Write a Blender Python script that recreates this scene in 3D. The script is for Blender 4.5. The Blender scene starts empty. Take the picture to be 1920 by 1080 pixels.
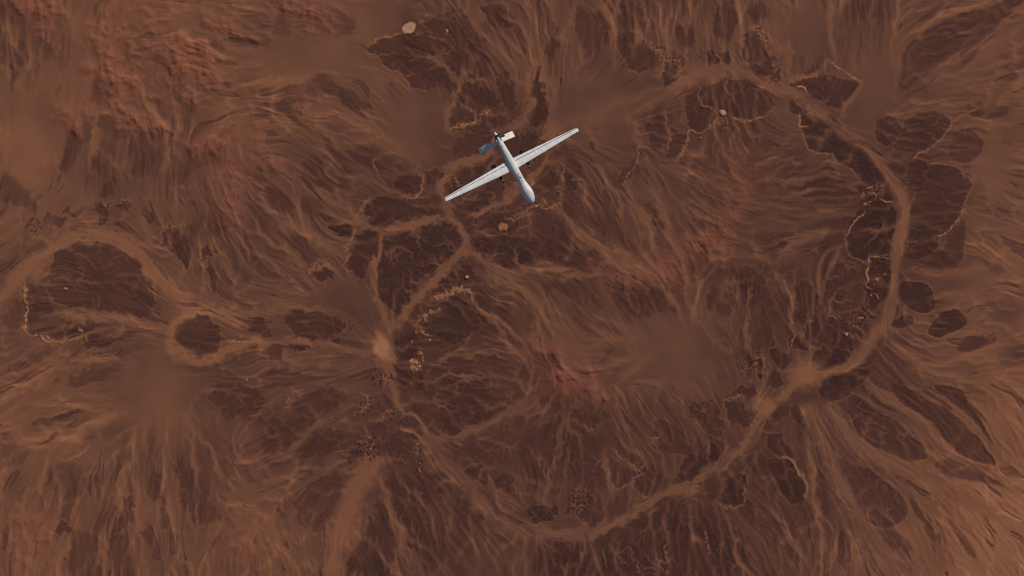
import bpy, bmesh, math, heapq
import numpy as np
from mathutils import Vector, Matrix
R_ = math.radians
scene = bpy.context.scene

# ---------------------------------------------------------------- camera
LENS, SENSOR = 50.0, 36.0
FPX = 1920*LENS/SENSOR                 # focal length in map units per unit of depth
CAM_Z = 140.46                         # the aircraft's depth below the camera
U = 2.0                                # metres per map unit on the ground
GROUND_Z = CAM_Z-FPX*U
cam_data = bpy.data.cameras.new('camera'); cam = bpy.data.objects.new('camera', cam_data)
scene.collection.objects.link(cam); scene.camera = cam
cam.location = (0, 0, CAM_Z); cam.rotation_euler = (0, 0, 0)
cam_data.lens = LENS; cam_data.sensor_width = SENSOR
cam_data.clip_start = 1.0; cam_data.clip_end = 400000.0

# ---------------------------------------------------------------- sky and sun
SUN_AZ, SUN_EL = R_(50.0), R_(30.0)    # azimuth counted from +x towards +y
sd = Vector((math.cos(SUN_EL)*math.cos(SUN_AZ), math.cos(SUN_EL)*math.sin(SUN_AZ), math.sin(SUN_EL)))
world = bpy.data.worlds.new('World'); scene.world = world; world.use_nodes = True
wn = world.node_tree; wn.nodes.clear()
sky = wn.nodes.new('ShaderNodeTexSky'); sky.sky_type = 'NISHITA'; sky.sun_disc = False
sky.sun_elevation = SUN_EL; sky.sun_rotation = R_(90)-SUN_AZ
bg = wn.nodes.new('ShaderNodeBackground'); bg.inputs[1].default_value = 0.06
wo = wn.nodes.new('ShaderNodeOutputWorld')
wn.links.new(sky.outputs[0], bg.inputs[0]); wn.links.new(bg.outputs[0], wo.inputs[0])
ld = bpy.data.lights.new('sun', 'SUN'); ld.energy = 3.6; ld.angle = R_(0.53); ld.color = (1.0, 0.93, 0.85)
sun = bpy.data.objects.new('sun', ld); scene.collection.objects.link(sun)
sun.rotation_euler = sd.to_track_quat('Z', 'Y').to_euler(); sun.location = (40, 30, 60)
scene.cycles.pixel_filter_type = 'BLACKMAN_HARRIS'; scene.cycles.filter_width = 1.1
vs = scene.view_settings
vs.view_transform = 'Standard'; vs.look = 'None'; vs.exposure = 0.0; vs.gamma = 1.0; vs.use_curve_mapping = False

# ---------------------------------------------------------------- helpers
COL = scene.collection

def lin(r, g, b, k=1.0):
    f = lambda c: (c/12.92 if c <= .04045 else ((c+.055)/1.055)**2.4)/k
    return (f(r/255), f(g/255), f(b/255), 1.0)

def new_mat(name, rough=.6, spec=.5, metal=0.0):
    m = bpy.data.materials.new(name); m.use_nodes = True
    nt = m.node_tree; b = nt.nodes['Principled BSDF']
    b.inputs['Roughness'].default_value = rough; b.inputs['Metallic'].default_value = metal
    b.inputs['Specular IOR Level'].default_value = spec
    return m, nt, b

def tag(o, label=None, cat=None, group=None, kind=None):
    for k, v in (('label', label), ('category', cat), ('group', group), ('kind', kind)):
        if v: o[k] = v
    return o

def link(name, me, mat=None, parent=None):
    o = bpy.data.objects.new(name, me); COL.objects.link(o)
    if mat: me.materials.append(mat)
    if parent: o.parent = parent
    return o

# ---------------------------------------------------------------- ground map
# Everything below is laid out on the desert floor itself, in map units
# (1 unit = U metres on the ground, x to the east, y to the south).
STEP = 1.5
MX0, MY0, MX1, MY1 = -240., -180., 2160., 1260.
NX = int((MX1 - MX0) / STEP) + 1
NY = int((MY1 - MY0) / STEP) + 1
FEATHER = .17

# mean sand cover, one digit pair per 120-unit cell (16 x 9)
COVER = """
40 50 47 50 42 46 34 34 40 36 36 36 38 34 40 46
46 50 40 48 50 42 36 26 31 35 31 28 36 36 30 50
50 38 36 42 38 36 32 17 21 33 30 30 25 25 21 45
48 43 42 30 35 35 17 13 20 30 30 33 25 12 18 46
40 25 33 40 38 35 19 16 28 28 29 30 21 18 32 46
38 32 42 39 36 38 16 22 30 38 38 30 26 24 42 53
55 48 43 30 25 25 20 21 21 26 29 24 23 24 36 55
46 40 39 33 34 32 24 24 25 24 22 21 24 33 46 64
48 42 40 42 45 38 28 25 24 21 19 20 29 44 54 72
"""

# dark bedrock, and shaded sides of some ridges painted dark: value, edge softness : outline
ROCK_AND_SHADE = """
12 6:1000 440 1060 440 1110 470 1150 500 1110 512 1060 492 1010 488 975 482
13 6:1120 470 1160 500 1230 540 1260 555 1220 580 1160 560 1110 520
10 5:940 390 975 385 985 405 950 425 930 425
9 5:745 432 800 440 850 435 860 470 830 500 780 500 740 470
12 6:1000 400 1040 420 1080 460 1040 455 1000 440
22 10:0 0 40 0 75 32 98 70 95 100 70 95 60 62 30 60 0 30
24 4:35 70 48 95 45 122 30 120 26 95
24 5:18 115 28 140 27 160 12 180 12 135
30 8:70 50 98 75 95 110 72 110 55 80
18 6:275 105 300 112 330 115 340 125 330 140 300 128 285 125
20 7:330 115 350 130 360 150 345 185 330 180 333 150
22 4:292 178 305 186 310 198 300 205 287 195
22 8:125 245 150 240 165 225 178 240 175 265 150 270 145 320 118 330 112 280
24 9:195 210 230 205 255 220 260 245 225 260 205 255 190 240
22 7:255 250 295 245 300 262 280 280 290 310 270 330 240 345 243 290
22 5:180 290 192 290 190 320 175 330
20 4:198 328 212 340 210 375 182 372 190 350
26 6:160 165 185 150 200 160 220 180 210 192 190 195 165 190
24 8:0 332 20 335 50 360 75 395 35 385 0 370
26 6:350 280 400 260 425 285 440 310 400 310 370 312 345 340 320 352 330 325
22 10:510 0 590 5 640 25 672 42 662 60 640 72 620 60 600 55 560 40 530 25 510 12
28 8:480 58 500 70 512 88 490 105 470 90
26 8:415 60 435 50 470 70 490 100 465 98 430 82
14 3:693 80 740 72 772 75 800 74 850 90 858 120 850 180 838 165 800 182 762 168 735 130 718 100 700 90
14 6:785 38 830 20 870 25 900 60 920 100 925 140 900 148 870 140 850 112 820 72 786 62
11 5:856 150 900 155 925 160 935 220 915 252 880 244 856 248 850 215 860 180
13 4:930 140 960 150 972 200 950 205 934 172
15 5:900 10 930 5 950 40 948 60 925 45
26 7:520 170 560 156 610 150 640 165 625 180 560 186 530 195
22 8:540 197 580 215 600 250 640 280 690 275 730 293 768 304 770 312 745 337 710 342 690 322 650 302 610 272 570 242
24 5:620 180 650 174 690 198 702 210 660 202
16 3:692 240 716 250 720 262 695 252
22 7:565 305 610 290 660 310 690 340 640 352 600 360 570 340
24 6:470 200 520 190 560 205 590 235 560 232 520 222 480 222
9 3:746 330 776 325 789 340 786 362 752 366 748 346
9 4:790 318 830 325 826 350 800 352
11 4:855 262 905 250 925 262 905 285 870 294 855 290
10 4:868 315 895 308 930 312 925 340 880 365 850 372 848 345
8 4:880 385 930 350 965 348 965 362 920 390 892 404 872 402
10 5:935 255 985 250 1018 250 1020 285 985 300 960 300 940 290
9 3:990 120 1003 114 1015 130 1020 150 1018 180 1026 206 1020 230 1000 240 985 235 998 202 1002 185 990 160
11 2:1042 143 1053 140 1050 155 1042 166
18 6:1022 60 1035 40 1048 60 1050 100 1030 122 1020 80
19 8:1075 30 1110 10 1140 25 1146 60 1140 90 1100 100 1075 72
18 5:1160 0 1190 0 1200 40 1182 60 1165 40
13 4:1172 55 1195 65 1215 80 1231 110 1226 132 1190 136 1175 112 1160 90
10 3:1245 110 1262 105 1276 130 1272 150 1246 165 1235 150 1238 130
18 5:1265 58 1290 42 1300 70 1295 90 1268 84
16 6:1325 20 1350 5 1376 15 1381 50 1370 76 1345 72 1325 56
12 3:1318 112 1340 104 1348 130 1320 132
12 3:1350 100 1375 95 1372 125 1352 128
14 4:1395 60 1420 50 1442 60 1446 150 1420 142 1395 112 1388 82
18 6:1400 10 1440 0 1446 30 1420 45
12 4:1284 197 1310 165 1350 146 1400 150 1440 172 1450 210 1400 222 1365 214 1340 240 1310 246 1290 245 1280 215
14 4:1255 245 1280 248 1280 275 1270 300 1255 286 1245 270
15 4:1210 230 1240 215 1248 250 1245 285 1225 270 1215 255
17 3:1165 322 1190 312 1197 290 1202 300 1192 325 1179 345 1165 345
17 3:1100 264 1110 262 1118 275 1105 277
12 6:1058 292 1085 300 1092 330 1072 362 1050 346 1045 312
12 6:1018 330 1045 320 1048 360 1030 375 1010 365
14 3:1438 95 1455 100 1459 150 1445 152 1438 120
12 3:1474 163 1500 160 1530 140 1560 140 1585 150 1613 155 1600 170 1585 195 1575 212 1550 200 1520 176 1500 166
18 3:1506 142 1520 125 1541 119 1530 135
25 8:1620 10 1650 0 1672 0 1676 30 1660 45 1640 30 1600 40 1595 20
24 6:1720 35 1770 8 1782 18 1760 34 1720 42
18 6:1690 140 1690 115 1705 86 1730 66 1760 42 1800 26 1850 15 1900 -5 1930 -5 1890 30 1850 66 1800 96 1750 126 1720 150 1695 176 1680 160
32 6:1790 190 1820 184 1860 198 1920 190 1910 205 1850 215 1800 205
19 4:1820 208 1860 195 1890 205 1886 218 1850 222 1830 216
26 5:1860 150 1900 135 1930 145 1900 152
11 3:1640 236 1655 220 1671 220 1690 240 1680 255 1660 276 1645 266
14 3:1690 225 1720 215 1750 211 1786 226 1775 250 1755 270 1730 284 1700 281 1670 281 1680 256 1690 242
19 3:1795 244 1825 240 1840 255 1844 280 1825 300 1800 306 1780 292 1780 266
9 3:1700 302 1735 300 1740 310 1770 308 1796 311 1806 335 1826 346 1816 366 1801 400 1790 430 1772 440 1755 446 1762 472 1692 492 1697 440 1706 392 1722 356 1702 342
14 3:1795 420 1804 415 1806 450 1798 500 1780 508 1745 512 1705 508 1740 490 1765 470 1780 445
4 3:1490 225 1515 210 1545 220 1580 250 1620 285 1652 322 1672 352 1665 362 1630 350 1610 330 1600 316 1580 311 1560 290 1530 286 1510 270 1505 246
8 6:1470 190 1500 195 1520 212 1500 222 1475 215
2 2:1600 397 1625 390 1650 372 1676 377 1676 440 1668 482 1640 490 1610 491 1590 471 1582 450 1585 430 1600 410
4 3:1608 342 1650 350 1675 372 1665 386 1625 386 1610 362
3 2:1628 490 1668 490 1671 545 1652 562 1626 592 1624 540 1627 510
9 2:1685 530 1710 527 1740 534 1753 560 1748 586 1720 590 1690 576 1685 550
10 3:1692 592 1712 600 1706 616 1664 612
11 3:1735 616 1760 590 1790 578 1810 590 1816 600 1800 620 1770 631 1740 631
20 4:1790 648 1820 625 1856 636 1840 650 1800 666
25 6:1680 625 1720 635 1700 645 1670 640
15 5:1550 500 1580 488 1610 500 1625 520 1620 570 1590 586 1560 581 1548 540
13 4:1480 530 1500 520 1530 545 1545 580 1550 630 1530 625 1510 602 1490 612 1488 572
9 2:1510 606 1530 605 1542 620 1535 650 1520 656 1510 632
10 2:1484 628 1498 628 1512 655 1500 662 1484 650
9 3:1553 594 1580 600 1604 632 1584 670 1550 676 1545 650 1550 620
7 2:1520 690 1524 666 1545 644 1560 658 1605 650 1585 680 1550 700
7 2:1538 710 1580 700 1610 680 1627 690 1625 706 1590 746 1560 756 1535 736
10 3:1440 640 1468 650 1488 670 1470 690 1445 680
11 3:1440 700 1460 690 1470 715 1450 725
30 8:1840 490 1870 498 1892 510 1860 516
34 10:1835 572 1880 560 1925 580 1900 610 1860 602
33 8:1868 662 1925 640 1925 682 1880 692
12 4:1600 735 1640 775 1680 790 1720 830 1740 856 1710 870 1660 851 1610 821 1600 790 1590 760
15 5:1690 720 1730 745 1790 780 1840 830 1872 872 1840 870 1790 851 1770 820 1740 790 1710 770 1660 730
15 4:1740 720 1800 728 1812 750 1845 800 1865 845 1830 800 1780 755
21 6:1740 867 1790 855 1850 880 1892 912 1850 906 1780 896
14 5:1560 850 1590 870 1630 880 1660 910 1690 930 1700 970 1670 992 1640 986 1600 960 1580 930 1565 890
6 3:1440 815 1470 815 1486 840 1490 856 1460 850 1440 840
6 3:1438 862 1475 860 1500 890 1511 930 1500 962 1470 940 1445 912
7 3:1485 772 1500 762 1510 775 1505 795 1492 792
14 4:1460 770 1478 755 1490 770 1470 790 1448 790
19 5:1530 880 1546 890 1556 960 1540 985 1530 930
20 4:1570 990 1590 1000 1596 1052 1570 1062
24 6:1640 992 1690 1000 1722 1042 1660 1032
24 5:1700 930 1730 960 1762 1022 1740 1010 1715 975
34 6:1770 960 1800 1000 1842 1052 1800 1030
18 6:1440 960 1470 985 1500 1040 1490 1070 1450 1010
9 3:1275 862 1290 850 1310 855 1320 870 1310 890 1285 901 1265 886
9 2:1315 846 1325 836 1341 840 1351 850 1330 871 1318 862
7 2:1378 890 1395 888 1400 930 1382 955 1350 946 1335 940 1360 912
12 5:1395 850 1420 840 1440 870 1430 900 1405 890
11 3:1350 754 1380 744 1420 770 1426 790 1390 801 1360 781
11 3:1370 724 1400 720 1432 734 1425 755 1390 742
13 4:1295 760 1320 745 1350 790 1365 816 1330 821 1300 790
16 5:1220 790 1260 790 1300 830 1290 850 1240 850 1225 820
12 5:1140 850 1170 870 1190 890 1160 912 1140 900
11 3:1195 870 1215 880 1240 900 1230 930 1200 935 1190 905
10 12:1180 978 1280 934 1350 962 1400 1030 1390 1090 1000 1090 1000 1022 1080 1022 1130 1008
12 10:980 800 1060 790 1140 810 1140 910 1080 915 1060 850 1020 900 970 900
6 3:988 946 1010 940 1040 945 1046 960 1035 976 1010 986 990 975
12 3:1080 925 1100 920 1108 950 1086 956
12 3:1095 965 1122 962 1110 985 1092 990
12 6:665 1020 680 980 700 964 722 958 742 982 762 1080 655 1090
15 6:720 880 760 890 800 960 832 1040 800 1085 790 1060 760 1000 740 940
15 6:490 800 530 782 600 790 560 832 500 862 480 840
13 6:600 812 650 800 642 832 590 870 540 886 570 850
17 6:555 930 610 892 640 902 620 970 600 1000 570 1002 555 970
18 6:520 930 535 925 530 970 515 975
9 4:860 882 900 870 922 910 900 916 870 896
11 5:925 885 960 890 965 920 935 925
12 6:850 930 885 950 920 985 890 990 860 960
14 6:860 985 880 975 900 990 880 1000
12 5:690 800 720 790 730 815 700 832
10 4:660 840 685 845 678 875 655 878
11 5:730 820 760 810 790 825 770 860 740 850
16 8:560 740 620 725 650 740 600 775 540 780
30 5:90 782 130 765 166 760 150 775 110 790
30 7:0 825 20 828 50 845 40 862 0 880
32 12:90 880 130 870 200 900 130 955 90 930
17 5:215 946 240 925 246 950 230 1000 205 1012
21 5:260 982 280 975 292 1010 265 1032
20 6:270 900 300 880 312 942 280 952
19 9:335 840 360 880 400 930 432 940 420 986 350 980 335 920
24 8:120 985 150 990 200 1022 190 1085 140 1085 130 1040
3 5:97 982 115 975 135 986 134 1000 110 996
21 6:300 960 315 955 318 985 305 990
22 8:205 1020 235 1010 250 1085 215 1085
25 8:0 960 15 960 20 1020 0 1040
17 5:85 502 110 470 140 455 170 445 200 455 240 480 270 505 292 552 272 592 240 592 200 581 140 576 100 562 84 530
19 4:45 545 70 520 85 552 100 576 130 600 120 640 80 641 50 622 48 582
26 6:10 590 35 560 42 590 40 620 15 625
16 4:130 606 160 600 192 605 170 620 140 636 120 640
17 3:168 626 200 620 216 635 180 651 165 641
19 3:175 660 215 655 242 650 222 668 185 668
24 5:60 670 100 650 90 680 30 696 8 691
24 5:150 690 190 680 232 680 200 712 118 717
16 3:338 590 360 584 390 589 410 610 416 640 395 665 360 669 335 656 328 636 335 610
15 2:438 660 440 642 455 632 475 640 482 660 460 662
16 3:470 605 485 598 500 600 495 625 475 625
20 2:168 382 185 377 196 384 200 410 190 422 178 400
20 2:222 378 246 378 236 402 225 396
20 2:275 400 298 397 290 425 275 426
17 3:305 430 325 427 346 430 353 460 350 482 335 492 318 472 306 450
22 5:345 415 370 400 400 394 426 400 432 430 400 430 380 440 360 425
17 3:375 466 390 458 400 470 411 490 395 496 378 486
17 3:375 500 400 515 406 542 390 542 378 520
17 2:340 474 356 474 350 506 342 496
22 6:430 420 470 440 482 502 455 502 440 460
23 2:75 402 105 397 130 415 112 430 95 412
24 2:58 420 75 424 68 432
24 2:118 388 135 395 138 405 122 400
20 6:480 365 530 360 552 380 550 402 520 402 490 385
21 6:560 362 600 380 632 410 590 412 565 402
21 6:510 420 560 440 602 460 612 492 580 492 550 470
11 3:620 426 645 417 656 430 645 450 625 446
9 2:580 503 600 498 618 502 623 515 600 521 585 516
24 8:480 490 520 500 560 530 520 530 480 515
9 4:680 406 700 380 740 374 790 394 832 410 790 421 740 421 700 432 685 420
6 5:668 440 700 432 740 430 800 432 850 420 866 450 850 480 800 510 770 540 755 592 735 582 710 546 703 510 716 462
9 3:648 492 660 460 682 434 700 440 705 470 692 500 680 522 660 512
9 4:885 440 930 450 962 470 920 481 890 462
8 4:880 425 920 405 960 400 985 420 960 440 920 440
7 5:905 445 960 450 1000 460 1030 480 990 498 950 505 915 490
7 3:815 532 870 498 892 530 870 545 830 552 800 562
7 3:790 600 830 560 870 550 882 590 900 612 870 652 830 642 800 640
5 4:740 650 780 608 802 642 780 660 765 690 770 722 742 718 735 690
6 3:770 700 790 692 800 715 785 730 770 722
14 5:528 589 570 581 620 588 645 600 650 625 620 641 580 641 550 622
14 2:530 646 560 642 582 652 560 659
9 1:624 643 640 640 648 648 630 651
24 8:480 692 560 690 652 696 600 712 500 722
16 5:390 730 430 720 480 725 500 760 470 800 420 790 395 760
18 5:780 640 860 650 940 680 900 700 830 690
12 5:800 700 880 712 960 735 940 760 880 750 820 730
10 6:820 760 870 752 930 770 900 800 850 812 815 800
15 6:1110 508 1160 525 1222 540 1252 560 1270 592 1180 602 1150 562
14 6:1290 480 1330 480 1345 500 1310 530 1290 520
16 8:1100 400 1140 410 1180 440 1200 480 1160 470 1120 440
15 7:1180 370 1215 380 1240 420 1225 430 1200 410
16 4:1330 560 1350 535 1382 560 1376 592 1340 592
14 5:1400 622 1440 602 1442 642 1410 662
14 7:1360 500 1420 500 1440 540 1410 580 1385 540
9 1:1394 670 1405 668 1413 690 1405 692
9 1:1413 672 1430 675 1430 688 1415 686
9 1:1418 694 1432 694 1436 712 1424 706
22 4:1150 640 1172 630 1160 652 1120 682 1125 666
11 8:1000 672 1040 668 1060 708 1082 738 1112 760 1142 802 1080 802 1030 762 980 722 960 692
17 6:985 590 1010 580 1040 625 1030 650 1000 620
17 6:1020 520 1080 520 1120 560 1090 580 1050 550
22 3:1308 602 1316 612 1320 622 1310 614
22 2:1336 640 1342 650 1348 662 1340 654
20 2:896 218 906 182 905 190 900 214
18 5:1450 390 1500 380 1560 370 1590 400 1540 410 1480 415
17 5:1440 440 1490 445 1560 440 1580 455 1540 475 1470 470
16 5:1460 330 1520 320 1590 340 1600 370 1550 365 1500 372
19 6:1440 270 1490 280 1520 295 1500 310 1450 300
"""

# sand streams: value, half width, taper flag : course
SAND = """
46 14 1:1030 385 1075 425 1110 452 1150 482 1195 505
38 22 1:890 485 950 530 1000 560 1035 600
47 5 1:925 505 975 520 1002 509 1032 500 1065 505 1090 520
40 9 1:1015 560 1022 600 1035 640 1050 665
40 7 1:1000 570 1010 610 1012 640
46 9 1:820 412 780 424 740 428 700 436
44 7 1:868 412 895 410 930 385 968 352 1000 325
40 6 1:905 585 935 615 955 650 985 680
38 9 1:1120 585 1150 610 1200 650 1240 665
36 8 1:1100 605 1140 640 1190 660
40 8 1:1180 700 1200 670 1240 665
44 10 1:1210 330 1235 380 1250 420 1258 450
42 10 1:1175 340 1195 400 1225 450 1240 480
58 7 1:262 84 300 73 335 70 370 78 400 100 445 118
50 5 1:175 330 178 280 182 240 195 212 228 188
50 6 1:303 340 308 280 295 235 275 190 262 140
47 6 1:312 330 322 260 325 190 322 160
54 5 1:385 245 410 228 430 226 448 232 452 250 440 272
46 4 1:448 240 446 270 455 300
52 9 1:400 178 470 168 530 150 580 140 622 142 652 152
42 10 1:440 235 530 240 580 260 620 302 660 332 702 352
40 6 1:590 198 640 215 690 240 740 270 775 292
40 6 1:540 220 590 210 640 225
44 8 0:1000 110 996 160 995 190 988 218 963 237 935 244 928 270 920 283 902 296 861 304 839 326 829 352 839 376 846 404 862 430 868 455 872 472
42 6 1:870 408 890 412 915 396 950 372 975 350 1002 322 1030 290 1060 262
42 7 1:850 400 830 412 800 416 740 426 690 424
46 8 0:1020 90 1028 143 1032 173 1030 200 1034 233 1036 248
50 18 0:1034 246 1040 248
42 9 1:1030 140 1024 82 1008 40 1000 0
37 8 1:1050 110 1062 60 1075 15
42 7 1:1148 110 1155 55 1140 20 1105 -5
44 4 1:1200 0 1205 50 1216 80
40 4 1:1232 0 1238 60 1240 105
44 5 1:1255 110 1245 60 1258 20 1270 0
40 4 1:1310 0 1300 60 1305 120
44 5 1:1380 0 1385 40 1388 90 1395 120
42 4 1:1320 40 1318 80 1330 120
42 5 0:842 235 845 205 852 172 850 140 838 122 800 110
38 8 1:860 0 890 30 930 90 965 140
46 9 0:1262 165 1290 146 1330 138 1380 127 1410 138 1440 154 1480 176 1520 202 1570 240 1610 270 1640 300 1665 330 1690 362
50 10 0:1690 358 1697 388 1692 430 1683 470
44 8 0:1683 468 1676 520 1668 580 1655 622
52 17 0:1282 150 1292 148
41 12 1:1275 165 1205 184 1140 200 1080 225 1036 250
38 7 1:1255 180 1200 205 1150 222
34 3 1:1364 135 1361 160 1366 195
46 4 0:1474 156 1505 149 1526 139 1546 128 1551 114
40 5 1:1613 156 1600 176 1586 196 1578 216 1584 228
49 6 1:1690 78 1750 38 1800 23 1840 10 1880 -8
46 5 1:1570 120 1555 60 1560 0
44 6 1:1470 60 1480 110 1478 150
42 9 1:1690 212 1740 200 1800 196 1860 178
50 9 0:1645 622 1626 650 1600 680 1572 694 1546 702
58 22 0:1508 702 1516 698
48 9 0:1512 700 1480 726 1442 764
52 10 0:1445 760 1430 780
45 9 0:1434 776 1420 800 1390 836 1340 880 1290 915 1240 940 1180 966 1130 990
40 9 0:1130 990 1080 1006 1030 1004 980 992 940 972
36 11 0:940 972 900 940 860 896 822 852 806 832
34 14 1:1440 378 1500 396 1560 398 1605 398
38 6 1:1440 492 1465 540 1486 582 1488 620
36 5 1:1540 480 1530 520 1546 562
34 4 1:1578 464 1550 502 1546 555
33 12 1:1440 488 1500 460 1560 425
46 8 1:1618 722 1680 760 1730 790 1756 830 1790 860 1840 880 1882 905 1925 932
48 13 0:1560 770 1590 815 1622 846 1670 870 1722 886 1770 916 1832 950 1900 1000 1930 1035
43 5 1:1728 722 1790 765 1832 800 1872 860 1925 905
42 11 0:1520 770 1542 822 1562 870 1586 922 1612 972 1652 1042 1680 1085
50 6 1:1860 720 1885 770 1900 830 1925 870
44 7 1:1505 780 1520 850 1525 940 1540 1010 1555 1085
48 4 0:1470 858 1495 874 1508 900 1511 932
42 6 1:1440 950 1480 1000 1515 1075
50 4 1:1552 1075 1565 1020 1574 990
50 8 1:1700 870 1750 930 1770 1000 1800 1080
46 6 1:1715 960 1740 1030 1760 1085
54 9 1:1780 940 1840 1010 1880 1080
48 6 1:1690 990 1740 1060
44 10 1:1670 640 1720 690 1800 715 1900 720
48 8 1:1700 690 1780 680 1860 655 1920 620
46 6 1:1740 560 1830 545 1920 520
45 9 1:1700 500 1780 515 1850 500
50 8 1:1815 450 1860 470 1925 540
33 5 0:1062 775 1050 830 1036 880 1022 930
31 3 1:1004 850 1020 880 1024 922
33 5 1:1136 785 1178 830 1200 860 1216 892
32 4 1:1150 760 1165 800 1190 830
31 5 1:1265 752 1300 790 1316 842 1316 862
33 6 1:1136 830 1135 870 1150 930
34 4 1:1345 720 1350 765 1375 815
55 17 0:700 868 688 892 664 922 648 965 636 1015 626 1085
39 10 1:708 862 726 930 742 990 775 1070
39 9 0:478 866 530 850 572 820 612 785 650 765
42 6 1:480 900 550 898 575 884 585 870
38 8 1:570 892 620 880 660 872
36 7 1:480 960 520 930 560 905 620 880
42 10 0:716 650 718 702 734 740 746 772
38 9 0:806 832 860 820 902 804 960 780 1002 748
36 5 1:985 760 995 735 1015 712
33 5 1:960 785 1010 770 1050 735
36 12 1:806 820 800 850 830 880
46 4 1:672 730 692 742 686 764 668 772
42 5 1:748 772 770 785 790 790 800 830
40 3 1:690 790 712 782 730 780 748 790
38 3 1:745 800 780 822 806 830
60 11 1:-20 770 40 732 82 700 132 660
58 13 1:20 822 60 830 120 820 182 792 232 768
52 7 1:70 760 130 752 190 758 215 742
48 5 1:150 782 190 770 210 755
62 3 1:118 868 150 856 178 844
56 8 1:110 1085 125 1020 134 998
46 8 1:196 1085 195 1020 220 950 238 895
43 6 1:256 890 254 950 246 1000 262 1085
43 8 1:305 870 314 940 330 1000 330 1085
43 7 1:357 745 352 800 360 860 366 915
43 6 1:372 800 385 845 410 890 445 932
44 10 1:368 1070 395 1000 422 958
50 8 1:28 1010 40 950 62 880
48 8 1:56 1000 66 920 86 872 115 848
52 12 1:-10 950 8 890 20 860
52 13 1:430 935 470 950 520 1000 560 1085
57 13 0:5 560 58 495 90 464 130 446 170 432 202 436 240 462 282 500 322 540 352 572
52 10 1:70 592 150 588 220 600 280 620 330 645
44 6 1:180 622 240 618 310 630
44 7 1:90 720 140 680 180 650 210 640
46 10 1:0 700 60 705 110 672 130 655
46 6 1:145 700 180 670 230 655
60 10 0:445 606 412 585 372 575 342 583 326 608 322 638 336 662 362 675 402 666 440 655 480 645
46 10 1:478 372 530 420 572 446 622 470 650 490
43 5 1:556 362 558 395 568 425 590 445
42 6 1:478 410 500 450 530 470 565 500 585 520
46 4 1:375 425 372 460 380 500 385 530
40 4 1:405 440 410 480 430 520
40 4 1:440 430 460 470 462 500
44 7 0:680 428 704 430 713 450 706 480 697 512 710 552 720 592 722 632
45 8 0:872 470 850 490 820 516 790 550 760 580 736 612 722 650
66 20 0:714 648 716 664
43 8 0:870 462 895 490 930 510 975 520 1002 508
40 7 1:1000 508 1030 501 1062 510 1092 532
38 7 1:1000 515 1020 560 1050 600
42 7 1:878 540 892 565 910 582 942 600 965 622 985 655
42 7 1:470 642 540 634 602 648 652 660 702 664
43 6 1:470 590 540 576 602 572 645 586
42 9 1:470 684 560 672 642 672 700 668
38 6 1:505 700 560 690 640 700
38 5 1:790 700 830 675 880 665 950 668
38 4 1:800 712 860 705 910 715
41 10 1:1045 395 1090 440 1132 470 1162 490 1205 512
36 4 1:1158 372 1168 420 1176 462
36 5 1:1192 360 1212 430 1236 488
36 5 1:1240 350 1250 420 1262 478
36 7 1:1275 365 1330 400 1352 422
41 5 1:1345 508 1320 530 1303 560 1306 592 1322 622 1345 655
40 9 1:1362 436 1410 465 1445 486
40 5 1:1405 520 1403 570 1390 612 1393 642 1408 672
39 6 1:1085 665 1120 642 1160 634 1202 662
40 7 1:1130 705 1160 674 1190 664 1232 682
38 7 1:1145 585 1180 620 1230 650
38 5 1:1250 560 1270 590 1290 615
38 8 1:960 530 1010 575 1020 600 1030 640
36 4 1:1040 590 1050 625 1048 655
35 6 1:1330 300 1280 290 1250 300
36 6 1:1250 310 1310 330 1370 345
36 6 1:1420 340 1480 345 1540 330
36 6 1:1420 375 1480 370 1530 350
34 5 1:1400 320 1440 300 1500 305
38 4 1:1350 222 1335 260 1345 300
38 4 1:1362 225 1368 270 1385 310
38 4 1:1372 226 1392 260 1400 300
38 4 1:1392 228 1420 255 1440 262
36 4 1:1080 330 1098 370 1110 400
36 5 1:1140 340 1160 380 1175 420
"""

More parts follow.
